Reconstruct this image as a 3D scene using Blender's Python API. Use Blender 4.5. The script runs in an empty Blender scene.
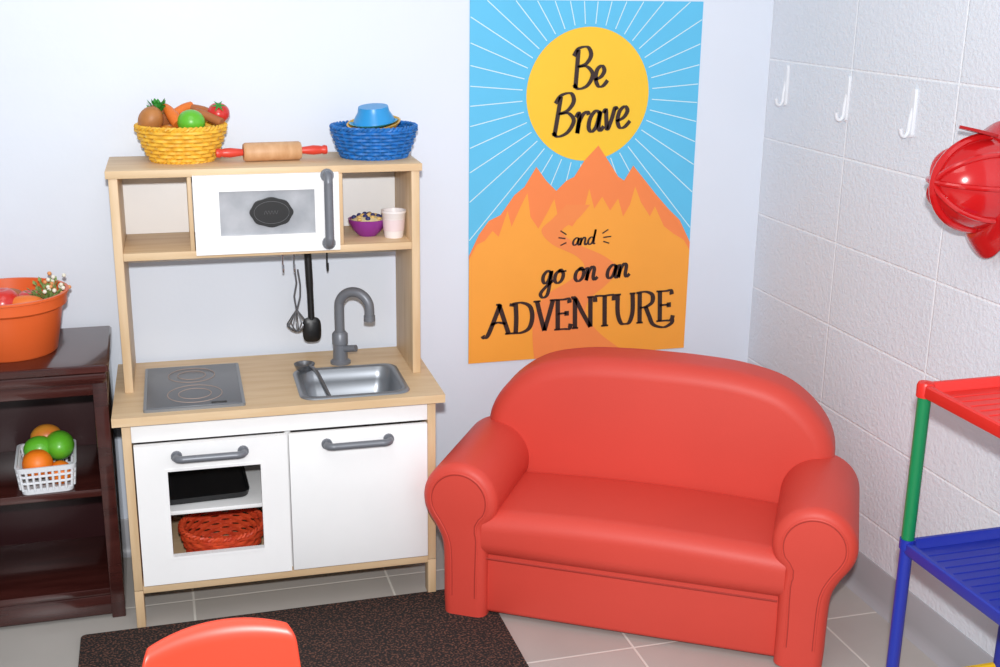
import bpy, bmesh, math, random
from mathutils import Vector, Matrix, Euler
random.seed(4)
S=bpy.context.scene
pi=math.pi
S.view_settings.view_transform='Standard'
# ---------------------------------------------------------------- materials
def lin(h):
    h=h.lstrip('#'); c=[int(h[i:i+2],16)/255 for i in (0,2,4)]
    return tuple((x/12.92 if x<=.04045 else ((x+.055)/1.055)**2.4) for x in c)+(1,)
MC={}
def mat(name,col,rough=.5,metal=0,bump=0,bscale=60,var=0,vscale=8,col2=None,stretch=(1,1,1),coat=0,spec=.5,bdist=.002,trans=0):
    if name in MC: return MC[name]
    m=bpy.data.materials.new(name); m.use_nodes=True; nt=m.node_tree; N=nt.nodes; L=nt.links
    b=N['Principled BSDF']; c=lin(col)
    b.inputs['Base Color'].default_value=c; b.inputs['Roughness'].default_value=rough
    b.inputs['Metallic'].default_value=metal; b.inputs['Coat Weight'].default_value=coat
    b.inputs['Specular IOR Level'].default_value=spec; b.inputs['Transmission Weight'].default_value=trans
    tc=N.new('ShaderNodeTexCoord'); mp=N.new('ShaderNodeMapping'); mp.inputs['Scale'].default_value=stretch
    L.new(tc.outputs['Object'],mp.inputs['Vector'])
    n=N.new('ShaderNodeTexNoise'); n.inputs['Scale'].default_value=vscale; n.inputs['Detail'].default_value=4
    L.new(mp.outputs[0],n.inputs['Vector'])
    r=N.new('ShaderNodeValToRGB'); r.color_ramp.elements[0].position=.35; r.color_ramp.elements[1].position=.65
    c2=lin(col2) if col2 else tuple(x*(1-max(var,.03)) for x in c[:3])+(1,)
    r.color_ramp.elements[0].color=c; r.color_ramp.elements[1].color=c2
    L.new(n.outputs['Fac'],r.inputs['Fac']); L.new(r.outputs[0],b.inputs['Base Color'])
    if bump:
        n2=N.new('ShaderNodeTexNoise'); n2.inputs['Scale'].default_value=bscale; n2.inputs['Detail'].default_value=3
        L.new(tc.outputs['Object'],n2.inputs['Vector'])
        bp=N.new('ShaderNodeBump'); bp.inputs['Strength'].default_value=bump; bp.inputs['Distance'].default_value=bdist
        L.new(n2.outputs['Fac'],bp.inputs['Height']); L.new(bp.outputs[0],b.inputs['Normal'])
    MC[name]=m; return m
def grid_mat(name,axes,off,w,h,mort,tile,tile2,grout,rough,bumpn,bsc,gstr,gd=.003,nsc=3,bd=.002,lo=.86,hi=1.1):
    m=bpy.data.materials.new(name); m.use_nodes=True; nt=m.node_tree; N=nt.nodes; L=nt.links
    b=N['Principled BSDF']; b.inputs['Roughness'].default_value=rough
    g=N.new('ShaderNodeNewGeometry'); sp=N.new('ShaderNodeSeparateXYZ'); L.new(g.outputs['Position'],sp.inputs[0])
    cb=N.new('ShaderNodeCombineXYZ')
    for i,(a,o) in enumerate(zip(axes,off)):
        ad=N.new('ShaderNodeMath'); ad.operation='ADD'; ad.inputs[1].default_value=o+ (20*w if i==0 else 20*h)
        L.new(sp.outputs[a],ad.inputs[0]); L.new(ad.outputs[0],cb.inputs[i])
    br=N.new('ShaderNodeTexBrick'); br.offset=0; br.squash=1
    br.inputs['Scale'].default_value=1; br.inputs['Mortar Size'].default_value=mort; br.inputs['Mortar Smooth'].default_value=.6
    br.inputs['Brick Width'].default_value=w; br.inputs['Row Height'].default_value=h; br.inputs['Bias'].default_value=0
    br.inputs['Color1'].default_value=lin(tile); br.inputs['Color2'].default_value=lin(tile2); br.inputs['Mortar'].default_value=lin(grout)
    L.new(cb.outputs[0],br.inputs['Vector'])
    n=N.new('ShaderNodeTexNoise'); n.inputs['Scale'].default_value=nsc; n.inputs['Detail'].default_value=6; L.new(g.outputs['Position'],n.inputs['Vector'])
    mr=N.new('ShaderNodeMapRange'); mr.inputs['To Min'].default_value=lo; mr.inputs['To Max'].default_value=hi; L.new(n.outputs['Fac'],mr.inputs['Value'])
    mx=N.new('ShaderNodeMix'); mx.data_type='RGBA'; mx.blend_type='MULTIPLY'; mx.inputs['Factor'].default_value=1
    L.new(br.outputs['Color'],mx.inputs[6]); L.new(mr.outputs[0],mx.inputs[7]); L.new(mx.outputs[2],b.inputs['Base Color'])
    n2=N.new('ShaderNodeTexNoise'); n2.inputs['Scale'].default_value=bsc; n2.inputs['Detail'].default_value=5; L.new(g.outputs['Position'],n2.inputs['Vector'])
    b1=N.new('ShaderNodeBump'); b1.invert=True; b1.inputs['Strength'].default_value=gstr; b1.inputs['Distance'].default_value=gd; L.new(br.outputs['Fac'],b1.inputs['Height'])
    b2=N.new('ShaderNodeBump'); b2.inputs['Strength'].default_value=bumpn; b2.inputs['Distance'].default_value=bd
    L.new(n2.outputs['Fac'],b2.inputs['Height']); L.new(b1.outputs[0],b2.inputs['Normal']); L.new(b2.outputs[0],b.inputs['Normal'])
    return m
# ---------------------------------------------------------------- mesh helpers
def empty(name,loc=(0,0,0),rz=0,rot=None):
    o=bpy.data.objects.new(name,None); S.collection.objects.link(o); o.location=loc
    o.rotation_euler=rot if rot else (0,0,rz); o.empty_display_size=.05; return o
def mk(name,vs,fs,m,parent=None,loc=(0,0,0),rot=(0,0,0),smooth=True,mats=None,fm=None,ang=40):
    me=bpy.data.meshes.new(name); me.from_pydata([tuple(v) for v in vs],[],fs); me.update()
    bm=bmesh.new(); bm.from_mesh(me); bmesh.ops.recalc_face_normals(bm,faces=bm.faces[:])
    for f in bm.faces: f.smooth=smooth
    if smooth:
        for e in bm.edges:
            if len(e.link_faces)==2 and e.calc_face_angle(0)>math.radians(ang): e.smooth=False
    bm.to_mesh(me); bm.free()
    for mm in (mats or [m]): me.materials.append(mm)
    if fm:
        for p,i in zip(me.polygons,fm): p.material_index=i
    o=bpy.data.objects.new(name,me); S.collection.objects.link(o); o.location=loc; o.rotation_euler=rot
    if parent: o.parent=parent
    return o
def box(name,x0,x1,y0,y1,z0,z1,m,parent=None,b=.0015,seg=2,**k):
    bm=bmesh.new(); bmesh.ops.create_cube(bm,size=1)
    for v in bm.verts: v.co=Vector(((x0+x1)/2+v.co.x*(x1-x0),(y0+y1)/2+v.co.y*(y1-y0),(z0+z1)/2+v.co.z*(z1-z0)))
    if b: bmesh.ops.bevel(bm,geom=bm.edges[:],offset=min(b,.49*min(x1-x0,y1-y0,z1-z0)),segments=seg,profile=.5,affect='EDGES')
    vs=[v.co.copy() for v in bm.verts]; fs=[[v.index for v in f.verts] for f in bm.faces]; bm.free()
    return mk(name,vs,fs,m,parent,**k)
def rrect(x0,x1,y0,y1,r,n=6):
    out=[]
    for cx,cy,a in ((x1-r,y1-r,0),(x0+r,y1-r,90),(x0+r,y0+r,180),(x1-r,y0+r,270)):
        for i in range(n+1):
            t=math.radians(a+90*i/n); out.append((cx+r*math.cos(t),cy+r*math.sin(t)))
    return out
def loft(rings,cap0=True,cap1=True,closed=True):
    n=len(rings[0]); vs=[p for r in rings for p in r]; fs=[]
    for k in range(len(rings)-1):
        for i in range(n if closed else n-1):
            j=(i+1)%n; fs.append((k*n+i,k*n+j,(k+1)*n+j,(k+1)*n+i))
    if cap0: fs.append(tuple(range(n))[::-1])
    if cap1: fs.append(tuple(range((len(rings)-1)*n,len(rings)*n)))
    return vs,fs
def lathe(name,prof,m,parent=None,n=40,sx=1,sy=1,**k):
    rings=[[(max(r,1e-5)*math.cos(2*pi*i/n)*sx,max(r,1e-5)*math.sin(2*pi*i/n)*sy,z) for i in range(n)] for r,z in prof]
    vs,fs=loft(rings,True,True); return mk(name,vs,fs,m,parent,**k)
def catmull(pts,n=8,closed=False):
    P=[Vector(p) for p in pts]; out=[]; L=len(P)
    for i in range(L if closed else L-1):
        if closed: a,b,c,d=P[i-1],P[i],P[(i+1)%L],P[(i+2)%L]
        else: a,b,c,d=P[max(i-1,0)],P[i],P[i+1],P[min(i+2,L-1)]
        for j in range(n):
            t=j/n; out.append(.5*((2*b)+(c-a)*t+(2*a-5*b+4*c-d)*t*t+(3*b-a-3*c+d)*t**3))
    if not closed: out.append(P[-1])
    return out
def sweepdata(pts,r,n=8,closed=False):
    P=[Vector(p) for p in pts]; L=len(P)
    T=[]
    for i in range(L):
        a=P[i-1] if (i or closed) else P[i]; b=P[(i+1)%L] if (i<L-1 or closed) else P[i]
        T.append((b-a).normalized())
    up=Vector((0,0,1)) if abs(T[0].z)<.9 else Vector((1,0,0))
    nrm=(up-T[0]*up.dot(T[0])).normalized(); rings=[]
    for i in range(L):
        nrm=(nrm-T[i]*nrm.dot(T[i])).normalized(); bi=T[i].cross(nrm)
        rr=r[i] if isinstance(r,(list,tuple)) else r
        rings.append([P[i]+nrm*rr*math.cos(2*pi*k/n)+bi*rr*math.sin(2*pi*k/n) for k in range(n)])
    if closed:
        vs,fs=loft(rings,False,False); q=(L-1)*n
        best=min(range(n),key=lambda s:(rings[-1][0]-rings[0][s]).length)
        for k in range(n): fs.append((q+k,q+(k+1)%n,(k+1+best)%n,(k+best)%n))
        return vs,fs
    return loft(rings,True,True)
def tube(name,pts,r,m,parent=None,n=10,sm=0,closed=False,**k):
    if sm: pts=catmull(pts,sm,closed)
    vs,fs=sweepdata(pts,r,n,closed); return mk(name,vs,fs,m,parent,**k)
class Acc:
    def __init__(s): s.v=[];s.f=[];s.m=[]
    def add(s,d,mi=0):
        o=len(s.v); s.v+= [tuple(p) for p in d[0]]; s.f+=[tuple(i+o for i in f) for f in d[1]]; s.m+=[mi]*len(d[1])
    def make(s,name,mats,parent=None,**k): return mk(name,s.v,s.f,None,parent,mats=mats,fm=s.m,**k)
def pillow(name,outl,y0,y1,w,m,parent=None,steps=5,shear=None,**k):
    n=len(outl); P=[Vector((a,b)) for a,b in outl]; zmin=min(p.y for p in P)
    A=sum(P[i].x*P[(i+1)%n].y-P[(i+1)%n].x*P[i].y for i in range(n)); sg=1 if A>0 else -1
    NR=[]
    for i in range(n):
        t=(P[(i+1)%n]-P[i-1]).normalized(); q=Vector((-t.y,t.x))*sg
        if P[i].y<zmin+.06: q=Vector((1 if q.x>0 else -1,0))
        NR.append(q)
    rings=[]
    def ring(ins,y):
        R=[]
        for p,q in zip(P,NR):
            v=p+q*ins; yy=y+(shear(v.x,v.y) if shear else 0); R.append((v.x,yy,v.y))
        rings.append(R)
    for s in range(steps+1):
        a=pi/2*s/steps; ring(w*(1-math.sin(a)),y0+w*(1-math.cos(a)))
    for s in range(steps+1):
        a=pi/2*(1-s/steps); ring(w*(1-math.sin(a)),y1-w*(1-math.cos(a)))
    vs,fs=loft(rings); return mk(name,vs,fs,m,parent,**k)
def frame(name,x0,x1,z0,z1,a0,a1,c0,c1,y0,y1,m,parent=None):
    o=[(x0,z0),(x1,z0),(x1,z1),(x0,z1)]; i=[(a0,c0),(a1,c0),(a1,c1),(a0,c1)]
    vs=[(a,y,b) for y in (y0,y1) for q in (o,i) for a,b in q]; fs=[]
    for k in range(4):
        j=(k+1)%4
        fs+=[(k,j,4+j,4+k),(8+k,8+j,12+j,12+k),(k,j,8+j,8+k),(4+k,4+j,12+j,12+k)]
    return mk(name,vs,fs,m,parent,smooth=False)
def blob(name,r,m,parent=None,sx=1,sy=1,sz=1,dent=0,n=24,**k):
    prof=[]
    for i in range(n//2+1):
        a=-pi/2+pi*i/(n//2); rr=r*math.cos(a); z=r*math.sin(a)*sz
        if dent: z-=dent*r*math.exp(-(rr/(r*.28))**2)*(1 if a>0 else -1)
        prof.append((rr,z))
    return lathe(name,prof,m,parent,n=n,sx=sx,sy=sy,**k)
# ---------------------------------------------------------------- shared mats
white=mat('white_lacquer','#f2f2f2',.4)
birch=mat('birch_ply','#dcc09a',.5,col2='#d2b289',vscale=5,stretch=(1,9,9))
birchv=mat('birch_edge','#d9bd98',.5,col2='#cdae86',vscale=5,stretch=(9,9,1))
greyp=mat('grey_plastic','#75787f',.4,.2)
steel=mat('brushed_steel','#8d9197',.35,.6)
chrome=mat('chrome','#c8c8cc',.2,1)
blackp=mat('black_plastic','#141416',.4)
redlea=mat('red_vinyl','#d3473a',.5,bump=.25,bscale=200,bdist=.0008,var=.05,vscale=3,spec=.4)
redsm=mat('red_vinyl_seam','#a9332a',.55)
# ---------------------------------------------------------------- room
XW=1.759
wallm=mat('painted_plaster','#dce3ee',.5,bump=.2,bscale=22,bdist=.004,var=.02,vscale=1.5)
def quadbox(name,x0,x1,y0,y1,z0,z1,m): return box(name,x0,x1,y0,y1,z0,z1,m,b=0,smooth=False)
quadbox('wall_back',-2.5,XW+.1,0,.1,0,2.6,wallm)
blk=grid_mat('painted_cinderblock',('Y','Z'),(0,-1.283+.003),.418,.216,.0038,'#e0e4eb','#dde1e8','#f0f2f6',.5,.85,110,.5,bd=.003,lo=.95,hi=1.04)
quadbox('wall_right',XW,XW+.1,-4.5,0,0,2.6,blk)
flr=grid_mat('floor_tile',('X','Y'),(-.126,.30),.485,.485,.004,'#b9b4ae','#b1aca6','#dedad2',.35,.1,25,.4,.002,5)
quadbox('floor',-2.5,XW+.1,-4.5,.1,-.1,0,flr)
bbm=mat('vinyl_cove_base','#a9a9ad',.45)
def cove(name,pts):
    prof=[(0,0),(.022,0),(.014,.004),(.007,.015),(.005,.03),(.005,.098),(.003,.102),(0,.102)]
    if pts=='back': rings=[[(x,-d,z) for d,z in prof] for x in (-2.5,XW-.0)]
    else: rings=[[(XW-d,y,z) for d,z in prof] for y in (-4.5,-.0)]
    vs,fs=loft(rings); mk(name,vs,fs,bbm)
cove('baseboard_back','back'); cove('baseboard_right','right')
# ---------------------------------------------------------------- rug
rm=bpy.data.materials.new('speckled_rug'); rm.use_nodes=True
N=rm.node_tree.nodes; L=rm.node_tree.links; b=N['Principled BSDF']; b.inputs['Roughness'].default_value=.95
tc=N.new('ShaderNodeTexCoord'); n=N.new('ShaderNodeTexNoise'); n.inputs['Scale'].default_value=190; n.inputs['Detail'].default_value=3; L.new(tc.outputs['Object'],n.inputs['Vector'])
r=N.new('ShaderNodeValToRGB'); E=r.color_ramp.elements; E[0].position=.49; E[0].color=lin('#1d1918'); E[1].position=.67; E[1].color=lin('#70493b')
L.new(n.outputs['Fac'],r.inputs['Fac']); L.new(r.outputs[0],b.inputs['Base Color'])
bp=N.new('ShaderNodeBump'); bp.inputs['Strength'].default_value=.7; bp.inputs['Distance'].default_value=.003; L.new(n.outputs['Fac'],bp.inputs['Height']); L.new(bp.outputs[0],b.inputs['Normal'])
ol=rrect(-.133,.836,-1.75,-.412,.012)
vs,fs=loft([[(x,y,.0) for x,y in ol],[(x,y,.004) for x,y in ol],[(x*.998+.0007,y*.998-.002,.006) for x,y in ol]])
mk('area_rug',vs,fs,rm)
# ---------------------------------------------------------------- play kitchen
K=empty('play_kitchen',(0,-.021,0),-.019)
HC=.536; T=1.06
cx0,cx1,cy0,cy1=-.018,.738,-.41,0
sx0,sx1,sy0,sy1=.418,.648,-.368,-.165
box('counter_left',cx0,sx0,cy0,cy1,HC-.02,HC,birch,K,b=.0)
box('counter_right',sx1,cx1,cy0,cy1,HC-.02,HC,birch,K,b=.0)
box('counter_front',sx0,sx1,cy0,sy0,HC-.02,HC,birch,K,b=.0)
box('counter_back',sx0,sx1,sy1,cy1,HC-.02,HC,birch,K,b=.0)
def rr3(d,z,r): return [(x,y,z) for x,y in rrect(sx0-d,sx1+d,sy0-d,sy1+d,r,8)]
vs,fs=loft([rr3(.016,HC+.0005,.035),rr3(.014,HC+.004,.034),rr3(.004,HC+.005,.034),rr3(-.002,HC+.001,.034),rr3(-.006,HC-.03,.034),rr3(-.012,HC-.075,.034),rr3(-.03,HC-.088,.03)],False,True)
mk('sink_basin',vs,fs,steel,K,ang=60)
lathe('sink_drain',[(.0,0),(.018,0),(.018,.003),(.012,.004),(.0,.002)],chrome,K,n=20,loc=(.53,-.26,HC-.0875))
hob=mat('hob_plastic','#6a6d72',.35)
ringm=mat('hob_ring','#a8948a',.5)
ol=rrect(.05,.276,-.385,-.072,.006,3)
vs,fs=loft([[(x,y,HC) for x,y in ol],[(x,y,HC+.006) for x,y in ol]]); mk('hob_frame',vs,fs,mat('hob_rim','#85888c',.35,.3),K)
box('hob_plate',.057,.269,-.378,-.079,HC+.005,HC+.0075,hob,K)
for nm,hx,hy,hr in (('hob_ring_1',.165,-.295,.062),('hob_ring_2',.160,-.155,.055)):
    for j,q in enumerate((1,.6)):
        pts=[(hx+hr*q*math.cos(2*pi*i/40),hy+hr*q*math.sin(2*pi*i/40),HC+.0076) for i in range(40)]
        tube(nm+'_%d'%j,pts,.0012,ringm,K,n=5,closed=True)
box('hob_switch',.20,.235,-.372,-.360,HC+.007,HC+.009,blackp,K)
FX,FY=.53,-.112
lathe('faucet_base',[(0,0),(.026,0),(.026,.006),(.019,.012),(.018,.05),(.020,.052),(.020,.078),(.0145,.085),(0,.085)],greyp,K,n=28,loc=(FX,FY,HC))
dx,dy=.88,-.48
fp=[(FX,FY,HC+.08),(FX,FY,HC+.15)]
for i in range(1,9):
    a=pi*i/8; rr=.040; q=rr-rr*math.cos(a); fp.append((FX+dx*q,FY+dy*q,HC+.15+.040*math.sin(a)))
fp.append((FX+dx*.080,FY+dy*.080,HC+.118))
tube('faucet_spout',fp,.0125,greyp,K,n=16,sm=4)
tube('faucet_nozzle',[fp[-1],(fp[-1][0],fp[-1][1],fp[-1][2]+.014)],.0145,greyp,K,n=16)
tube('faucet_lever',[(FX+.01,FY-.01,HC+.040),(FX+.036,FY-.03,HC+.046)],[.009,.009],greyp,K,n=12)
for nm,x0,x1 in (('side_left',.0,.02),('side_right',.70,.72)):
    box(nm+'_panel',x0,x1,-.385,-.005,.095,HC-.02,birchv,K)
    box(nm+'_leg_front',x0,x1,-.385,-.345,0,.1,birchv,K)
    box(nm+'_leg_back',x0,x1,-.045,-.005,0,.1,birchv,K)
box('bottom_board',.02,.70,-.383,-.01,.088,.108,birch,K)
box('cabinet_back',.02,.70,-.012,-.006,.1,HC-.02,white,K)
box('divider',.362,.376,-.365,-.012,.105,HC-.02,white,K)
box('apron',.02,.70,-.384,-.37,.466,HC-.02,white,K)
frame('oven_door',.024,.3645,.116,.463,.094,.302,.184,.397,-.402,-.386,white,K)
frame('oven_window_trim',.088,.308,.178,.403,.094,.302,.184,.397,-.4035,-.402,white,K)
box('cupboard_door',.3685,.6965,-.402,-.386,.116,.463,white,K,b=.002)
box('oven_shelf',.022,.362,-.365,-.012,.272,.282,white,K)
# black tray, leaning up towards the back of the oven shelf
TR=[]
ol=rrect(-.11,.11,-.13,.13,.02,4)
vs,fs=loft([[(x,y,.0) for x,y in ol],[(x*1.03,y*1.03,.016) for x,y in ol],[(x*.99,y*.99,.016) for x,y in ol],[(x*.96,y*.96,.004) for x,y in ol]])
mk('baking_tray',vs,fs,blackp,K,loc=(.158,-.205,.303),rot=(.13,0,.06))
def handle(name,p0,p1,out,r,par):
    p0=Vector(p0);p1=Vector(p1);d=(p1-p0).normalized(); o=Vector((0,-out,0))
    a=Acc(); a.add(sweepdata(catmull([p0,p0+o*.7,p0+o+d*.012,p0+o+d*.03,p1+o-d*.03,p1+o-d*.012,p1+o*.7,p1],5),r,12))
    for q in (p0,p1): a.add(sweepdata([q,q+o*.25],r*1.5,14))
    a.make(name,[greyp],par)
handle('oven_handle',(.116,-.402,.434),(.264,-.402,.434),.026,.0085,K)
handle('cupboard_handle',(.456,-.402,.434),(.602,-.402,.434),.026,.0085,K)
UD=-.235
box('upright_left',.006,.026,UD,-.004,HC,T-.018,birchv,K)
box('upright_right',.694,.714,UD,-.004,HC,T-.018,birchv,K)
box('top_board',0,.72,UD-.004,-.002,T-.018,T,birch,K)
box('mid_shelf',.026,.694,UD,-.004,.852,.87,birch,K)
box('upper_back_panel',.026,.694,-.01,-.004,.87,T-.018,white,K)
box('rear_rail',.026,.694,-.02,-.006,.80,.852,white,K)
box('microwave_side_left',.176,.186,UD,-.01,.87,T-.018,birchv,K)
box('microwave_side_right',.520,.530,UD,-.01,.87,T-.018,birchv,K)
frame('microwave_door',.188,.519,.862,1.046,.245,.462,.905,1.008,UD-.016,UD-.001,white,K)
box('microwave_window',.244,.464,UD-.008,UD-.004,.903,1.01,mat('frosted_window','#b2b4b9',.35,col2='#989ba1',vscale=14),K,b=0)
handle('microwave_handle',(.492,UD-.016,.880),(.492,UD-.016,1.040),.022,.0105,K)
pl=[]
for i in range(48):
    a=2*pi*i/48; w=1+.03*math.cos(8*a); pl.append((.362+.049*w*math.cos(a),.957+.034*w*math.sin(a)))
mk('microwave_label',*loft([[(x,UD-.0175,z) for x,z in pl],[(x,UD-.0085,z) for x,z in pl]]),blackp,K)
pl=[(.362+.040*math.cos(2*pi*i/40),UD-.018,.957+.026*math.sin(2*pi*i/40)) for i in range(40)]
tube('label_border',pl,.0004,mat('chalk_grey','#77777a',.6),K,n=4,closed=True)
tube('label_scribble',[(.345+.0035*i,UD-.018,.957+(.005 if i%2 else -.004)) for i in range(10)],.0003,mat('chalk_grey','#77777a',.6),K,n=4,sm=3)
for i,hx in enumerate((.40,.428,.462,.512)):
    tube('s_hook_%d'%(i+1),[(hx,-.03,.852),(hx,-.04,.835),(hx,-.034,.80),(hx,-.03,.775),(hx,-.04,.762),(hx,-.05,.77),(hx,-.05,.785)],.0024,blackp if i==3 else chrome,K,n=8,sm=4)
dgr=mat('whisk_grey','#7b7d82',.3,.7)
a=Acc(); 
a.add(sweepdata([(.428,-.042,.775),(.432,-.042,.735),(.425,-.042,.70),(.430,-.042,.66)],.0024,8)); 
a.add(sweepdata([(.436,-.044,.77),(.441,-.044,.73),(.440,-.044,.70),(.430,-.042,.66)],.0024,8)); 
for k in range(6):
    t=pi*k/6; w=.025
    a.add(sweepdata(catmull([(.430,-.042,.665),(.430+w*.7*math.cos(t),-.042+w*.7*math.sin(t),.64),(.430+w*math.cos(t),-.042+w*math.sin(t),.622),(.430,-.042,.606),(.430-w*math.cos(t),-.042-w*math.sin(t),.622),(.430-w*.7*math.cos(t),-.042-w*.7*math.sin(t),.64),(.430,-.042,.665)],5),.0015,5))
a.make('whisk',[dgr],K)
a=Acc()
a.add(sweepdata(catmull([(.462,-.045,.815),(.463,-.047,.78),(.465,-.048,.70),(.466,-.05,.635)],5),[.007,.009,.0095,.0095]+[.0095]*5+[.0085]*7,10))
a.add(loft([[(.466+.024*math.copysign(abs(math.cos(2*pi*i/24))**.6,math.cos(2*pi*i/24))*s,-.052+yy,.612+.033*math.copysign(abs(math.sin(2*pi*i/24))**.6,math.sin(2*pi*i/24))*s) for i in range(24)] for s,yy in ((.7,-.008),(1,-.002),(.98,.004),(.7,.001))]))
a.make('spatula',[blackp],K)
a=Acc()
a.add(loft([[(.432+.026*s*math.cos(2*pi*i/20),-.178+.026*s*math.sin(2*pi*i/20),HC+.014+z) for i in range(20)] for s,z in ((.3,-.008),(.75,-.003),(1,.012),(.93,.012),(.7,.002),(.3,-.002))]))
a.add(sweepdata(catmull([(.444,-.195,HC+.024),(.456,-.24,HC+.022),(.472,-.30,HC-.008),(.485,-.345,HC-.033)],5),.0042,8))
a.make('small_ladle',[dgr],K)
# ---------------------------------------------------------------- woven basket
def woven(name,loc,r0,r1,h,m,nst=22,rows=7,sy=1,rz=0,wire=.004):
    P=empty(name,loc,rz); a=Acc(); amp=wire*.9
    R=lambda t:r0+(r1-r0)*(t**.8)
    for k in range(rows):
        t=(k+.5)/rows; z=wire+ (h-2*wire)*t; npt=nst*5
        pts=[]
        for i in range(npt):
            q=2*pi*i/npt; rr=R(t)+amp*math.cos(nst*q/2+pi*k); pts.append((rr*math.cos(q),rr*math.sin(q)*sy,z))
        a.add(sweepdata(pts,h/rows*.50,6,True))
    for s in range(nst):
        th=2*pi*(s+.5)/nst
        a.add(sweepdata([((R(t)+.001)*math.cos(th),(R(t)+.001)*math.sin(th)*sy,wire+(h-wire)*t) for t in (0,.25,.5,.75,1)],wire*.85,6))
    for q,ph in ((0,0),(1,pi)):
        npt=120
        for zz,rr,tw in ((h,R(1),26),(wire,r0,20)):
            pts=[((rr+wire*.9*math.cos(tw*2*pi*i/npt+ph))*math.cos(2*pi*i/npt),(rr+wire*.9*math.cos(tw*2*pi*i/npt+ph))*math.sin(2*pi*i/npt)*sy,zz+wire*.9*math.sin(tw*2*pi*i/npt+ph)) for i in range(npt)]
            a.add(sweepdata(pts,wire*1.05,6,True))
    a.make('weave',[m],P)
    vs,fs=loft([[(r0*.99*math.cos(2*pi*i/40),r0*.99*math.sin(2*pi*i/40)*sy,z) for i in range(40)] for z in (0,.004)]); mk('base',vs,fs,m,P)
    return P
ywick=mat('yellow_wicker','#f0c040',.5,col2='#dfa42c',vscale=60)
bwick=mat('blue_wicker','#1a72c4',.45,col2='#145c9f',vscale=60)
owick=mat('orange_wicker','#d9502a',.5,col2='#bd3a20',vscale=30)
TB=woven('yellow_fruit_basket',(.170,-.118,T),.069,.101,.082,ywick,sy=.92,rows=8,nst=26,wire=.0035)
BB=woven('blue_basket',(.625,-.137,T),.078,.102,.074,bwick,sy=.92,rows=8,nst=26,wire=.0035)
OB=woven('orange_basket',(.205,-.285,.108),.075,.098,.085,owick,rows=8)
tomm=mat('tomato_red','#cf2b23',.3,coat=.3); grn=mat('lime_green','#62b82c',.35,coat=.2); leafm=mat('leaf_green','#2f8a2e',.5)
brn=mat('potato_brown','#b9793f',.5,var=.2,vscale=30); crt=mat('carrot_orange','#e3762a',.45); bred=mat('breadstick','#b0693a',.5,var=.2,vscale=30)
orm=mat('orange_fruit','#f07c18',.45,bump=.4,bscale=300,bdist=.0008); mng=mat('mango_yellow','#e3a136',.4,col2='#d0662a',vscale=10)
def star(name,r,m,par,loc,rot=(0,0,0)):
    pts=[(r*(1 if i%2==0 else .3)*math.cos(pi*i/6),r*(1 if i%2==0 else .3)*math.sin(pi*i/6)) for i in range(12)]
    vs=[(0,0,.003)]+[(x,y,-.25*math.hypot(x,y)) for x,y in pts]; fs=[(0,1+i,1+(i+1)%12) for i in range(12)]
    return mk(name,vs,fs,m,par,loc=loc,rot=rot)
blob('filler_potato',.036,brn,TB,sx=1.2,loc=(0,.02,.05)); blob('filler_potato_b',.034,brn,TB,sx=1.1,loc=(.03,-.02,.042)); blob('filler_pear',.032,mng,TB,loc=(-.03,-.02,.055))
blob('potato',.028,brn,TB,sx=1.0,sz=1.2,loc=(-.068,-.02,.098),rot=(.3,.5,0))
blob('onion',.025,bred,TB,sz=1.3,loc=(-.045,.03,.10),rot=(0,-.4,.2))
blob('lime',.029,grn,TB,sx=1.1,loc=(.022,-.05,.095)); 
blob('tomato',.026,tomm,TB,sz=.85,dent=.2,loc=(.088,.005,.110),rot=(.5,.1,0)); star('tomato_calyx',.020,leafm,TB,(.088,-.011,.130),(.7,0,0))
tube('breadstick_1',[(.035,.0,.112),(.06,-.01,.104),(.092,-.03,.090)],[.011]*9,bred,TB,sm=4,n=12)
tube('breadstick_2',[(.025,.035,.119),(.055,.02,.114),(.085,-.005,.102)],[.010]*9,bred,TB,sm=4,n=12)
tube('carrot',[(-.005,-.045,.09),(-.022,-.02,.113),(-.035,.0,.130)],[.015,.0155,.015,.0145,.013,.012,.010,.008,.004],crt,TB,sm=4,n=12)
tube('corn_stick',[(-.01,.02,.108),(.01,.03,.118),(.028,.04,.122)],[.012]*9,crt,TB,sm=4,n=10)
def leaves(name,par,loc,n,rad,hh,m,lsz=.022,seed=1):
    rnd=random.Random(seed); a=Acc()
    for i in range(n):
        th=rnd.uniform(0,2*pi); ph=rnd.uniform(.2,1.3); d=Vector((math.cos(th)*math.cos(ph),math.sin(th)*math.cos(ph),math.sin(ph)))
        c=Vector((d.x*rad,d.y*rad,d.z*hh))*rnd.uniform(.5,1); s=d.cross(Vector((0,0,1))).normalized()*lsz*.35
        tip=c+d*lsz; mid=c+d*lsz*.5
        up=s.cross(d).normalized()*.002
        a.add(([c,mid+s,tip,mid-s,mid+up],[(0,1,4),(1,2,4),(2,3,4),(3,0,4)]))
        a.add(sweepdata([(0,0,0),c],.0012,4))
    return a.make(name,[m],par,loc=loc,smooth=False)
leaves('carrot_greens',TB,(-.05,.0,.108),26,.026,.024,leafm,.020,3)
bb1=mat('sky_blue_bowl','#2a94d4',.35); yb=mat('yellow_bowl','#d9a83f',.4)
def bowl(name,r,h,m,par,loc,rot=(0,0,0),th=.004,foot=.45):
    return lathe(name,[(0,0),(r*foot,0),(r*.75,h*.35),(r*.95,h*.8),(r,h),(r-th,h),(r*.93-th,h*.8),(r*.72-th,h*.38),(r*foot*.8,th),(0,th)],m,par,n=36,loc=loc,rot=rot)
bowl('yellow_bowl',.066,.028,yb,BB,(.0,-.012,.058),(.14,-.12,0)); bowl('yellow_plate',.07,.02,mat('orange_plate','#dd8438',.4),BB,(0,0,.045))
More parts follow.
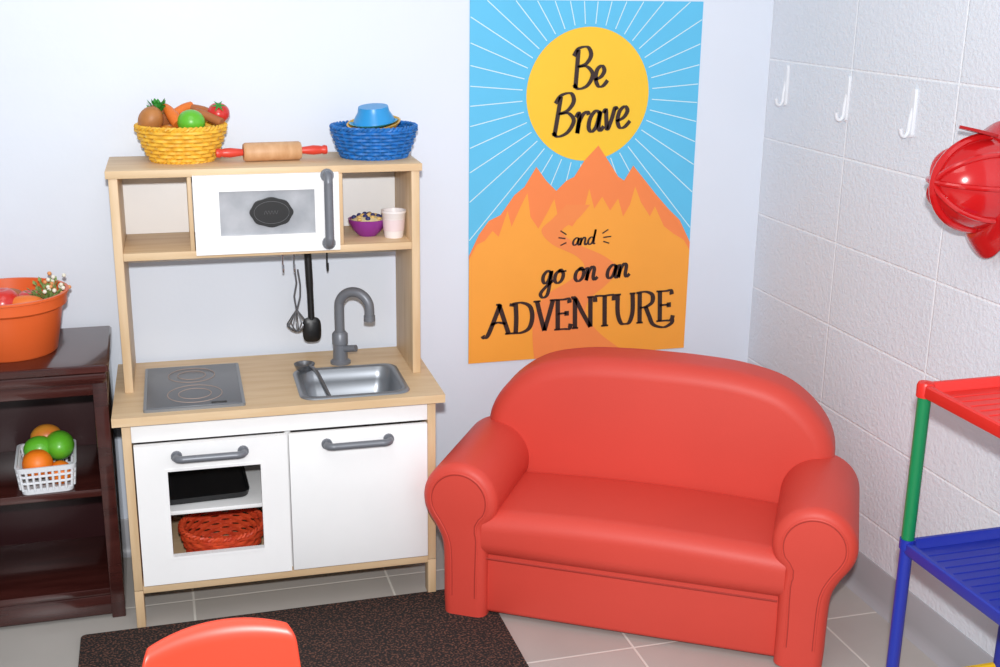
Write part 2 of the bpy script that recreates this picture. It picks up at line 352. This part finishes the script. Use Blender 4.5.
bowl('blue_bowl',.052,.038,bb1,BB,(.0,.006,.121),(pi+.10,-.08,0),foot=.7)
bowl('blue_saucer',.060,.012,mat('pale_blue_plate','#3aa4c8',.4),BB,(0,.002,.075),(.1,-.1,0))
RP=empty('rolling_pin',(.375,-.165,T+.0225),.06)
wd=mat('pin_wood','#d3a67c',.5,col2='#c59467',vscale=8,stretch=(1,8,8)); rh=mat('red_handle','#d6402f',.35)
lathe('roller',[(0,-.068),(.019,-.068),(.0222,-.063),(.0222,.063),(.019,.068),(0,.068)],wd,RP,n=32,rot=(0,pi/2,0))
for s,nm in ((-1,'handle_left'),(1,'handle_right')):
    lathe(nm,[(0,.069),(.008,.069),(.009,.078),(.0115,.098),(.0105,.112),(.009,.119),(.0115,.124),(.010,.131),(0,.133)],rh,RP,n=24,rot=(0,s*pi/2,0))
PB=empty('purple_cereal_bowl',(.60,-.165,.87))
bowl('bowl',.048,.042,mat('purple_plastic','#8b2f8f',.4),PB,(0,0,0))
lathe('cereal',[(0,.034),(.043,.034),(.040,.041),(.02,.050),(0,.052)],mat('oat_cream','#e4d4a6',.7,bump=.5,bscale=150),PB,n=30)
bl=mat('blueberry','#2b2f66',.5); cf=mat('cereal_flake','#dcb873',.6)
for i in range(22):
    rr=.006+.0016*i; th=i*2.4
    blob('%s_%d'%('berry' if i%2 else 'flake',i),.0065,bl if i%2 else cf,PB,n=12,sz=.9 if i%2 else .6,loc=(rr*math.cos(th),rr*math.sin(th),.054-(rr*.25)))
CP=empty('white_cup',(.659,-.20,.87))
lathe('cup',[(0,0),(.022,0),(.0235,.004),(.029,.06),(.031,.062),(.031,.067),(.028,.067),(.0268,.06),(.0215,.006),(0,.006)],mat('cup_white','#ece6e6',.4),CP,n=36)
lathe('cup_band',[(.0248,.018),(.0256,.018),(.0278,.046),(.027,.046)],mat('cup_pink','#e2cfd2',.5),CP,n=36)
# ---------------------------------------------------------------- poster
PX0,PW,PZ0,PH=.901,.647,.462,.97
PO=empty('adventure_poster',(0,0,0))
def art(px,py):
    Lx=470-3*py/363; Rx=702-17*py/348; s=(px-Lx)/(Rx-Lx); s1=s-.056*s*(1-s)
    b0=363-15*s; t0=0+1.5*s; v=(b0-py)/(b0-t0); v1=v-.03*v*(1-v)*-1
    return (PX0+PW*min(max(s1,0),1),PZ0+PH*min(max(v1,0),1))
LY=[-.0035]
def layer(name,polys,m,dy=.0004):
    LY[0]-=dy; a=Acc()
    for p in polys: a.add(([(x,LY[0],z) for x,z in p],[tuple(range(len(p)))]))
    return a.make(name,[m],PO,smooth=False)
psky=mat('poster_sky','#5cbde6',.45); pwh=mat('poster_white','#c9e6ee',.45); psun=mat('poster_sun','#f4c430',.45)
pm1=mat('poster_mountain','#f3874a',.45); pm2=mat('poster_ground','#f6a43e',.45); pm3=mat('poster_path','#f28c4c',.45); pk=mat('poster_ink','#33201c',.5)
box('sheet',PX0,PX0+PW,-.0035,-.0005,PZ0,PZ0+PH,psky,PO,b=0)
scx,scz=1.228,1.190
rays=[]
NR=40
for i in range(NR):
    a=2*pi*(i+.5)/NR; d=Vector((math.cos(a),math.sin(a)))
    tmax=9
    for lo,hi,c,dd in ((PX0,PX0+PW,scx,d.x),(PZ0+.3,PZ0+PH,scz,d.y)):
        if abs(dd)>1e-6: tmax=min(tmax,((hi if dd>0 else lo)-c)/dd)
    tmax-=.002; r0=.184 ; r1=tmax
    if r1<=r0: continue
    q=Vector((-d.y,d.x)); w=.0013
    rays.append([(scx+d.x*r0-q.x*w,scz+d.y*r0-q.y*w),(scx+d.x*r1-q.x*w,scz+d.y*r1-q.y*w),(scx+d.x*r1+q.x*w,scz+d.y*r1+q.y*w),(scx+d.x*r0+q.x*w,scz+d.y*r0+q.y*w)])
layer('sun_rays',rays,pwh)
layer('sun',[[(scx+.173*math.cos(2*pi*i/72),scz+.176*math.sin(2*pi*i/72)) for i in range(72)]],psun)
A=lambda l:[art(x,y) for x,y in l]
mt=[(460,252),(478,230),(488,216),(500,210),(514,190),(524,182),(536,162),(546,176),(556,186),(566,176),(574,172),(584,156),(598,141),(608,156),(618,172),(624,176),(633,161),(645,176),(656,190),(668,204),(680,216),(700,238),(700,300),(460,300)]
layer('mountains',[A(mt)],pm1)
gj=[(460,256),(476,240),(484,236),(492,226),(498,232),(507,206),(511,222),(521,200),(527,188),(530,212),(538,224),(548,206),(554,194),(558,214),(572,222),(584,204),(589,184),(594,204),(602,192),(610,206),(618,194),(623,212),(630,200),(635,182),(641,198),(650,212),(655,202),(664,222),(674,230),(684,236),(700,246)]
LY[0]-=.0004
a_=Acc()
for i in range(len(gj)-1):
    p,q=art(*gj[i]),art(*gj[i+1])
    if q[0]-p[0]<1e-4: continue
    a_.add(([(p[0],LY[0],p[1]),(q[0],LY[0],q[1]),(q[0],LY[0],PZ0),(p[0],LY[0],PZ0)],[(0,1,2,3)]))
a_.make('ground',[pm2],PO,smooth=False)
LY[0]-=.0004
lp=catmull([(566,200,0),(552,214,0),(541,226,0),(552,240,0),(576,252,0),(584,264,0),(568,278,0),(546,292,0),(534,312,0),(532,334,0),(534,362,0)],6)
rp=catmull([(590,200,0),(578,214,0),(562,226,0),(574,238,0),(604,252,0),(618,266,0),(606,282,0),(590,296,0),(586,312,0),(600,332,0),(626,352,0)],6)
a_=Acc()
for i in range(len(lp)-1):
    q=[art(lp[i].x,lp[i].y),art(rp[i].x,rp[i].y),art(rp[i+1].x,rp[i+1].y),art(lp[i+1].x,lp[i+1].y)]
    a_.add(([(x,LY[0],z) for x,z in q],[(0,1,2,3)]))
a_.make('path',[pm3],PO,smooth=False)
G={'B':(.62,[[(.14,.95),(.1,.5),(.05,0)],[(0,.8),(.15,.98),(.42,1.0),(.52,.8),(.38,.6),(.15,.53),(.4,.52),(.57,.32),(.42,.06),(.15,-.02),(.0,.1)]]),
'e':(.38,[[(0,.18),(.2,.25),(.3,.4),(.22,.52),(.08,.42),(.04,.2),(.12,.02),(.26,.02),(.4,.15)]]),
'r':(.36,[[(0,.4),(.08,.5),(.1,.3),(.08,0),(.1,.25),(.2,.45),(.32,.5),(.36,.42)]]),
'a':(.42,[[(.32,.42),(.2,.5),(.06,.35),(.03,.12),(.12,0),(.25,.12),(.33,.47),(.31,.12),(.37,0),(.46,.1)]]),
'v':(.38,[[(0,.42),(.06,.5),(.1,.25),(.15,0),(.25,.25),(.32,.52),(.38,.46)]]),
'n':(.42,[[(0,.5),(.04,.25),(.02,0),(.07,.3),(.18,.5),(.27,.42),(.26,.12),(.32,0),(.42,.1)]]),
'd':(.46,[[(.3,.42),(.18,.5),(.05,.35),(.03,.12),(.12,0),(.25,.12),(.33,.5),(.37,1.0),(.33,.4),(.34,.06),(.44,.05)]]),
'g':(.44,[[(.3,.42),(.18,.5),(.05,.35),(.04,.15),(.13,.03),(.25,.15),(.32,.48),(.3,0),(.25,-.4),(.1,-.5),(0,-.35),(.15,-.12),(.42,.12)]]),
'o':(.42,[[(.2,.5),(.05,.35),(.03,.12),(.14,0),(.28,.1),(.32,.32),(.22,.5),(.18,.42),(.42,.44)]]),' ':(.32,[])}
def ser(x,y,w=.13): return [(x-w,y),(x+w,y)]
H={'A':(.80,[[(-.22,.0),(-.16,-.08),(-.04,.0),(.16,.45),(.38,1.0)],[(.34,1.0),(.5,.5),(.66,0)],[(.06,.34),(.3,.40),(.56,.34)],ser(.66,0,.12),[(.24,1.0),(.38,1.0)]]),
'D':(.74,[[(.1,0),(.12,.5),(.1,.98)],[(-.02,.98),(.3,1.0),(.58,.85),(.66,.5),(.56,.14),(.3,0),(-.02,0)],[(-.04,.9),(-.02,1.0)]]),
'V':(.68,[ser(.08,1.0,.12),[(.08,1.0),(.2,.5),(.33,0)],[(.33,0),(.48,.5),(.62,1.0)],ser(.62,1.0,.11)]),
'E':(.58,[[(.1,0),(.1,.5),(.1,1.0)],[(-.02,1.0),(.3,.99),(.46,1.0),(.5,.86)],[(.1,.52),(.25,.53),(.4,.52)],[(.4,.60),(.4,.44)],[(-.02,0),(.3,.0),(.48,.0),(.54,.16)]]),
'N':(.78,[[(.1,0),(.1,.5),(.1,1.0)],[(-.02,1.0),(.1,1.0),(.35,.5),(.62,.0)],[(.62,0),(.62,.5),(.62,1.0)],ser(.1,0,.11),ser(.62,1.0,.11)]),
'T':(.66,[[(.32,0),(.32,.5),(.32,1.0)],[(0,.82),(.03,1.0),(.32,1.0),(.6,1.0),(.63,.82)],ser(.32,0,.12)]),
'U':(.74,[[(.1,1.0),(.1,.4),(.2,.06),(.35,0),(.5,.06),(.6,.4),(.6,1.0)],ser(.1,1,.11),ser(.6,1,.1)]),
'R':(.68,[[(.1,0),(.1,.5),(.1,1.0)],[(-.02,1.0),(.3,1.02),(.52,.9),(.52,.66),(.32,.52),(.1,.5)],[(.3,.52),(.42,.2),(.56,-.1),(.9,-.22),(1.15,-.12),(1.2,.0),(1.1,.02)],ser(.1,0,.11)])}
LY[0]-=.0006
def word(name,txt,x0,base,h,xs,font,wd_,slope=0,slant=0):
    a=Acc(); x=x0
    for ch in txt:
        w,st=font[ch]
        for s in st:
            P=[]
            for (u,v) in s:
                X=x+(u+slant*v)*h*xs; Y=base-v*h+slope*(X-x0); P.append((X,Y,0))
            P=catmull(P,6) if len(P)>2 else [Vector(p) for p in P]
            Q=[Vector(art(p.x,p.y)) for p in P]; n=len(Q); vs=[]
            for i in range(n):
                t=(Q[min(i+1,n-1)]-Q[max(i-1,0)]); t=t.normalized() if t.length>0 else Vector((1,0))
                ww=wd_*(.50+.78*abs(t.y)); nn=Vector((-t.y,t.x))*ww/2
                vs+=[(Q[i].x+nn.x,LY[0],Q[i].y+nn.y),(Q[i].x-nn.x,LY[0],Q[i].y-nn.y)]
            a.add((vs,[(2*i,2*i+1,2*i+3,2*i+2) for i in range(n-1)]))
        x+=w*h*xs; LY[0]-=.00004
    return a.make(name,[pk],PO,smooth=False)
word('text_be','Be',573,85,39,.85,G,.0095,-.06)
word('text_brave','Brave',552,132,40,.88,G,.0095,-.12,.1)
word('text_and','and',572,241,15,1.2,G,.005,-.05,.1)
word('text_go_on_an','go on an',541,281,27,1.03,G,.0085,-.09,.1)
word('text_adventure','ADVENTURE',488,333,31,.965,H,.0105,-.078)
dash=[]
for (x1,y1,x2,y2) in ((560,226,566,230),(558,233,565,234),(560,241,566,238),(602,229,608,225),(603,233,611,232),(603,237,609,239)):
    p,q=Vector(art(x1,y1)),Vector(art(x2,y2)); t=(q-p).normalized(); nn=Vector((-t.y,t.x))*.0018
    dash.append([tuple(p+nn),tuple(q+nn),tuple(q-nn),tuple(p-nn)])
layer('text_dashes',dash,pk,0)
# ---------------------------------------------------------------- sofa
ang=-math.atan2(.535,.845)
SF=empty('kids_sofa',(.709,-.513,.0062),ang)
W=.895
bo=[(.04,.0),(.026,.2),(.014,.34),(.022,.42),(.068,.49),(.145,.545),(.25,.571),(.36,.579),(W/2,.580)]
bo=bo+[(W-x,z) for x,z in bo[::-1][1:]]
ob=[(p.x,p.y) for p in catmull([(x,z,0) for x,z in bo],5)]
pillow('backrest',ob,.285,.445,.045,redlea,SF,steps=7,shear=lambda x,z:.05*(z-.25) if z>.2 else 0)
box('base',.08,W-.08,.012,.42,.004,.20,redlea,SF,b=.012,seg=3)
cx=rrect(-.012,.30,.155,.272,.045,8)
rings=[]
for i in range(17):
    t=i/16; x=.098+ (W-.196)*t; rings.append([(x,y,z+ (.012*math.sin(pi*t) if z>.2 else 0)) for y,z in cx])
vs,fs=loft(rings); mk('seat_cushion',vs,fs,redlea,SF)
def armprof(mx):
    c=(.041,.297); r=.092; P=[(.002,.0),(.0,.05),(.0,.10),(-.003,.18),(-.020,.222)]
    for i in range(15):
        a=math.radians(215-(215+45)*i/14); P.append((c[0]+r*math.cos(a),c[1]+r*math.sin(a)))
    P+=[(.110,.2),(.108,.1),(.108,.05),(.108,0)]
    P=[(p.x,max(p.y,0)) for p in catmull([(x,z,0) for x,z in P],3)]
    return [((W-x) if mx else x,z) for x,z in P]
for nm,mx in (('arm_left',0),('arm_right',1)):
    ap=armprof(mx)
    pillow(nm,ap,-.012,.36,.024,redlea,SF,steps=6,shear=lambda x,z:0)
    n=len(ap); pp=[]; p2=[]
    A2=[Vector(p) for p in ap]
    for i in range(3,n-3):
        t=(A2[i+1]-A2[i-1]).normalized(); q=Vector((t.y,-t.x)) 
        if mx: q=-q
        v=A2[i]+q*.026; pp.append((v.x,-.0115,v.y)); v=A2[i]+q*.0225; p2.append((v.x,-.0105,v.y))
    tube(nm+'_seam',pp,.0013,redsm,SF,n=6); tube(nm+'_piping',p2,.0030,redlea,SF,n=8)
tube('seat_seam',[(.11,-.010,.160),(W-.11,-.010,.160)],.0022,redsm,SF,n=6)
for i,(fx,fy) in enumerate(((.06,.05),(W-.06,.05),(.08,.40),(W-.08,.40))):
    lathe('foot_%d'%(i+1),[(0,0),(.015,0),(.015,.01),(0,.01)],blackp,SF,n=14,loc=(fx,fy,0))
# ---------------------------------------------------------------- dark bookcase left
dk=mat('espresso_wood','#45201c',.22,col2='#361613',vscale=5,stretch=(1,8,8),coat=.4)
dk2=mat('espresso_dark','#33181a',.35)
C=empty('dark_wood_cabinet',(0,0,0))
X0,X1,YF,YB,ZT=-.78,-.03,-.34,-.025,.64
vs,fs=loft([[(x,y,z) for x,y in rrect(X0-.01-d,X1+.0+d,YF-.012-d,YB,.006,3)] for d,z in ((-.006,ZT-.045),(-.001,ZT-.032),(-.003,ZT-.022),(.004,ZT-.016),(.004,ZT-.004),(.0,ZT))])
mk('top',vs,fs,dk,C)
box('side_right',X1-.022,X1-.004,YF+.012,YB,.0,ZT-.04,dk,C)
box('side_left',X0+.004,X0+.022,YF+.012,YB,.0,ZT-.04,dk,C)
box('stile_right',X1-.035,X1-.003,YF,YF+.02,.0,ZT-.04,dk,C,b=.003)
box('stile_left',X0+.003,X0+.035,YF,YF+.02,.0,ZT-.04,dk,C,b=.003)
box('top_rail',X0+.03,X1-.033,YF+.002,YF+.018,ZT-.075,ZT-.04,dk,C,b=.002)
box('middle_shelf',X0+.02,X1-.02,YF+.006,YB,.315,.333,dk,C)
box('bottom_shelf',X0+.02,X1-.02,YF+.006,YB,.06,.078,dk,C)
box('toe_rail',X0+.03,X1-.033,YF+.004,YF+.018,.01,.06,dk,C,b=.002)
box('back_panel',X0+.02,X1-.02,YB-.012,YB,.02,ZT-.04,dk2,C)
# ---------------------------------------------------------------- orange tub
TU=empty('orange_tub',(-.240,-.190,ZT)); om=mat('orange_plastic','#e2632c',.38)
lathe('tub',[(0,0),(.095,0),(.099,.004),(.118,.105),(.122,.108),(.128,.112),(.130,.135),(.134,.137),(.134,.142),(.127,.142),(.124,.113),(.115,.108),(.096,.008),(0,.008)],om,TU,n=56)
blob('red_apple',.04,tomm,TU,dent=.25,loc=(-.01,-.02,.116)); blob('red_apple_b',.036,tomm,TU,dent=.25,loc=(.045,.03,.10)); blob('red_apple_c',.04,tomm,TU,dent=.25,loc=(-.07,-.0,.105))
blob('bread_roll',.045,bred,TU,loc=(.0,.05,.09)); blob('tub_carrot',.02,crt,TU,sx=2.2,loc=(.04,-.035,.118))
leaves('flower_sprig',TU,(.085,.01,.11),60,.055,.045,mat('sage_green','#7f9a55',.6),.016,7)
for i in range(22):
    th=random.uniform(-1.7,1.7); q=random.uniform(.015,.055)
    blob('blossom_%d'%i,.005,mat('blossom_peach','#e59a62',.6) if i%3==0 else mat('blossom_cream','#eae6d6',.6),TU,n=10,loc=(.083+q*math.cos(th),.01+q*math.sin(th)*1.2,.135+random.uniform(0,.035)))
# ---------------------------------------------------------------- white fruit basket
WB=empty('white_fruit_basket',(-.185,-.255,.3335),.05); wp=mat('white_plastic','#e4e7ec',.4)
bw,bd,bh=.062,.08,.068
a=Acc()
def rr4(d,z): return [(x,y,z) for x,y in rrect(-bw-d,bw+d,-bd-d,bd+d,.016,4)]
a.add(loft([rr4(-.006,0),rr4(-.004,.014),rr4(-.007,.014),rr4(-.009,.003)],True,True))
a.add(loft([rr4(.003,bh-.012),rr4(.005,bh),rr4(.0,bh),rr4(.0,bh-.012),rr4(.003,bh-.012)],False,False))
lo,hi=rrect(-bw+.004,bw-.004,-bd+.004,bd-.004,.016,4),rrect(-bw-.001,bw+.001,-bd-.001,bd+.001,.016,4)
def resamp(o,n):
    P=[Vector(p) for p in o]; P.append(P[0]); D=[0]
    for i in range(len(P)-1): D.append(D[-1]+(P[i+1]-P[i]).length)
    out=[]
    for k in range(n):
        t=D[-1]*k/n
        for i in range(len(P)-1):
            if D[i+1]>=t: out.append(P[i].lerp(P[i+1],(t-D[i])/max(D[i+1]-D[i],1e-9))); break
    return out
for p,q in zip(resamp(lo,38),resamp(hi,38)): a.add(sweepdata([(p.x,p.y,.01),(q.x,q.y,bh-.008)],.0030,6))
for t in (.38,.7):
    pts=[(p.x*(1-t)+q.x*t,p.y*(1-t)+q.y*t,.01+(bh-.018)*t) for p,q in zip(resamp(lo,60),resamp(hi,60))]; a.add(sweepdata(pts,.0030,6,True))
a.make('basket',[wp],WB)
blob('orange',.034,orm,WB,dent=.06,loc=(-.018,-.042,.062)); blob('lime_a',.031,grn,WB,sx=1.15,loc=(-.014,.014,.077)); blob('lime_b',.034,grn,WB,sy=1.25,loc=(.030,.018,.080))
blob('mango',.030,mng,WB,sx=1.2,loc=(.002,.052,.092)); blob('orange_b',.028,orm,WB,loc=(.028,-.035,.032)); blob('mango_b',.03,mng,WB,loc=(-.025,.045,.04))
# ---------------------------------------------------------------- wall hooks
for i,(y,z) in enumerate(((-.105,1.217),(-.41,1.21),(-.685,1.203),(-1.0,1.195))):
    a=Acc()
    o1=rrect(-.010,.010,-.055,.055,.009,4)
    a.add(loft([[(XW-d,y+u*s,z+v) for u,v in o1] for d,s in ((0,1),(.004,1),(.006,.8))]))
    a.add(sweepdata(catmull([(XW-.003,y,z+.01),(XW-.008,y,z-.02),(XW-.009,y,z-.042),(XW-.016,y,z-.052),(XW-.025,y,z-.048),(XW-.029,y,z-.034)],4),.0045,8))
    a.make('wall_hook' if i==0 else 'wall_hook.%03d'%i,[wp])
# ---------------------------------------------------------------- firefighter helmet
HM=empty('firefighter_helmet',(XW-.0195,-1.006,1.094),rot=(0,pi/2-.06,pi))
hm=mat('helmet_red','#c2181b',.2,coat=.5)
nb=64; rings=[]
def ell(fx,fy,z):
    R=[]
    for i in range(nb):
        t=2*pi*i/nb; R.append((fx(t)*math.cos(t),fy(t)*math.sin(t),z(t)))
    return R
bx=lambda k:(lambda t:k*(.118+.036*max(0,math.cos(t))**2+.010*max(0,-math.cos(t))**2))
by=lambda k:(lambda t:k*.104)
c0=lambda v:(lambda t:v)
rings=[ell(bx(.72),by(.74),c0(.012)),ell(bx(.98),by(.98),lambda t:.0-.010*math.cos(t)**2),ell(bx(1.0),by(1.0),lambda t:.004-.010*math.cos(t)**2),ell(bx(.98),by(.98),lambda t:.008-.010*math.cos(t)**2),ell(bx(.76),by(.78),c0(.022))]
for i in range(11):
    a=(pi/2)*i/10; s=math.cos(a)
    def fx(t,s=s): return .092*s+1e-4
    def fy(t,s=s): return .078*s+1e-4
    rings.append(ell(fx,fy,lambda t,a=a:.024+.114*math.sin(a)))
vs,fs=loft(rings,False,True); mk('shell',vs,fs,hm,HM,ang=50)
for k in range(4):
    th=pi*k/4; pts=[]
    for i in range(25):
        a=pi*i/24; ca,sa=math.cos(a),math.sin(a)
        pts.append((.094*ca*math.cos(th),.080*ca*math.sin(th),.026+.115*sa))
    tube('ridge_%d'%k,pts,.0055 if k else .009,hm,HM,n=8)
sh=[(-.028,.0),(.028,0),(.032,.05),(.0,.072),(-.032,.05)]
vs,fs=loft([[(-.096-.012*z/.07-d,u,.03+z) for u,z in sh] for d in (0,.006)]); mk('front_badge',vs,fs,mat('badge_red','#a81518',.3),HM)
tube('hanging_strap',[(-.09,.0,-.006),(-.118,.01,-.014),(-.130,.0,-.016),(-.118,-.012,-.014),(-.09,-.01,-.006)],.003,blackp,HM,n=6,sm=5)
# ---------------------------------------------------------------- toy rack
RK=empty('toy_storage_rack',(0,0,0))
gr=mat('rack_green','#0f7f4a',.4); bu=mat('rack_blue','#1c2fa0',.4); rd=mat('rack_red','#d8281f',.4); yl=mat('rack_yellow','#f2c21c',.4)
ra,rb,r1,r2=1.466,1.725,-1.235,-1.90
for i,(x,y) in enumerate(((ra,r1),(rb,r1),(ra,r2),(rb,r2))):
    lathe('post_%d_upper'%i,[(0,.43),(.0125,.43),(.0125,.755),(0,.755)],gr,RK,n=20,loc=(x,y,0))
    lathe('post_%d_lower'%i,[(0,.0),(.0135,.0),(.0125,.02),(.0125,.425),(.015,.425),(.015,.445),(0,.445)],bu,RK,n=20,loc=(x,y,0))
    lathe('cap_%d'%i,[(0,.738),(.0160,.738),(.0165,.76),(.014,.766),(0,.768)],rd,RK,n=20,loc=(x,y,0))
for nm,z,m in (('tray_top',.755,rd),('tray_middle',.432,bu),('tray_bottom',.12,yl)):
    a=Acc()
    R=lambda d,zz:[(x,y,zz) for x,y in rrect(ra-.008-d,rb+.012+d,r2-.01-d,r1+.008+d,.014,4)]
    a.add(loft([R(-.022,z-.016),R(0,z-.016),R(.002,z-.012),R(.002,z+.006),R(-.001,z+.009),R(-.008,z+.009),R(-.011,z+.006),R(-.016,z-.008)],True,True))
    for k in range(24):
        yy=r2+.04+(r1-r2-.08)*k/23; a.add(sweepdata([(ra+.02,yy,z-.008),(rb-.02,yy,z-.008)],.0016,6))
    a.make(nm,[m],RK)
# ---------------------------------------------------------------- red child chair
CH=empty('child_chair',(.152,-1.325,.0),.10); cr=mat('chair_red','#e0442a',.35,coat=.1)
def shell(name,f,nu,nv,th,par):
    top=[[f(i/nu,j/nv) for i in range(nu+1)] for j in range(nv+1)]
    vs=[p for row in top for p in row]; fs=[(j*(nu+1)+i,j*(nu+1)+i+1,(j+1)*(nu+1)+i+1,(j+1)*(nu+1)+i) for j in range(nv) for i in range(nu)]
    o=mk(name,vs,fs,cr,par); md=o.modifiers.new('s','SOLIDIFY'); md.thickness=th; md.offset=0
    bv=o.modifiers.new('b','BEVEL'); bv.width=th*.45; bv.segments=3; bv.limit_method='ANGLE'; return o
def backf(u,v):
    w=.119+.010*(1-v); c=1-max(0,(v-.8)/.2)**3*.08; s=(u-.5)*2
    ez=-.016*abs(s)**2.2*max(0,(v-.4)/.6)
    lip=max(0,(v-.9)/.1)
    return (s*w*c, .012-.02*s*s-(1-v)*.045+.012*lip*lip, .30+.195*v+ez)
shell('backrest',backf,24,20,.008,CH)
def seatf(u,v):
    s=(u-.5)*2; w=.15*(1-.12*abs(v-.4)); e=1-.25*abs(2*v-1)**6
    return (s*w*e, -.05-.27*v, .275+.012*s*s-.03*max(0,v-.8)**1*2)
shell('seat',seatf,20,16,.008,CH)
box('back_post_left',-.10,-.075,-.045,-.03,.27,.36,cr,CH,b=.004); box('back_post_right',.075,.10,-.045,-.03,.27,.36,cr,CH,b=.004)
for i,(sx,sy) in enumerate(((-1,0),(1,0),(-1,1),(1,1))):
    tube('leg_%d'%(i+1),[(sx*.11,-.10-.16*sy,.272),(sx*.13,-.09-.19*sy,.25),(sx*.15,-.05-.26*sy,.008)],.009,chrome,CH,n=12,sm=4)
# ---------------------------------------------------------------- lights
def area(name,loc,target,size,power,col=(1,1,1)):
    l=bpy.data.lights.new(name,'AREA'); l.energy=power; l.size=size; l.color=col
    o=bpy.data.objects.new(name,l); S.collection.objects.link(o); o.location=loc
    o.rotation_euler=(Vector(target)-Vector(loc)).to_track_quat('-Z','Y').to_euler()
area('camera_flash',(.10,-3.08,1.66),(.95,0,.75),.06,69,(.985,.99,1))
area('overhead_fill',(.2,-1.6,2.55),(.5,-1.0,0),1.2,10,(1,.99,.97))  # added fill light from above, no real fixture known there
w=bpy.data.worlds.new('world'); S.world=w; w.use_nodes=True; w.node_tree.nodes['Background'].inputs[0].default_value=(.90,.94,1,1); w.node_tree.nodes['Background'].inputs[1].default_value=.42
# ---------------------------------------------------------------- camera
yaw,pit,rol=.283,.285,.013
fw=Vector((math.sin(yaw)*math.cos(pit),math.cos(yaw)*math.cos(pit),-math.sin(pit))); rt=Vector((math.cos(yaw),-math.sin(yaw),0)); up=rt.cross(fw)
r2_=rt*math.cos(rol)+up*math.sin(rol); u2_=-rt*math.sin(rol)+up*math.cos(rol)
M=Matrix(((r2_.x,u2_.x,-fw.x),(r2_.y,u2_.y,-fw.y),(r2_.z,u2_.z,-fw.z)))
cd=bpy.data.cameras.new('camera'); co=bpy.data.objects.new('camera',cd); S.collection.objects.link(co)
co.matrix_world=Matrix.Translation((.103,-3.059,1.475)) @ M.to_4x4()
cd.sensor_width=36; cd.lens=1199/1000*36; S.camera=co
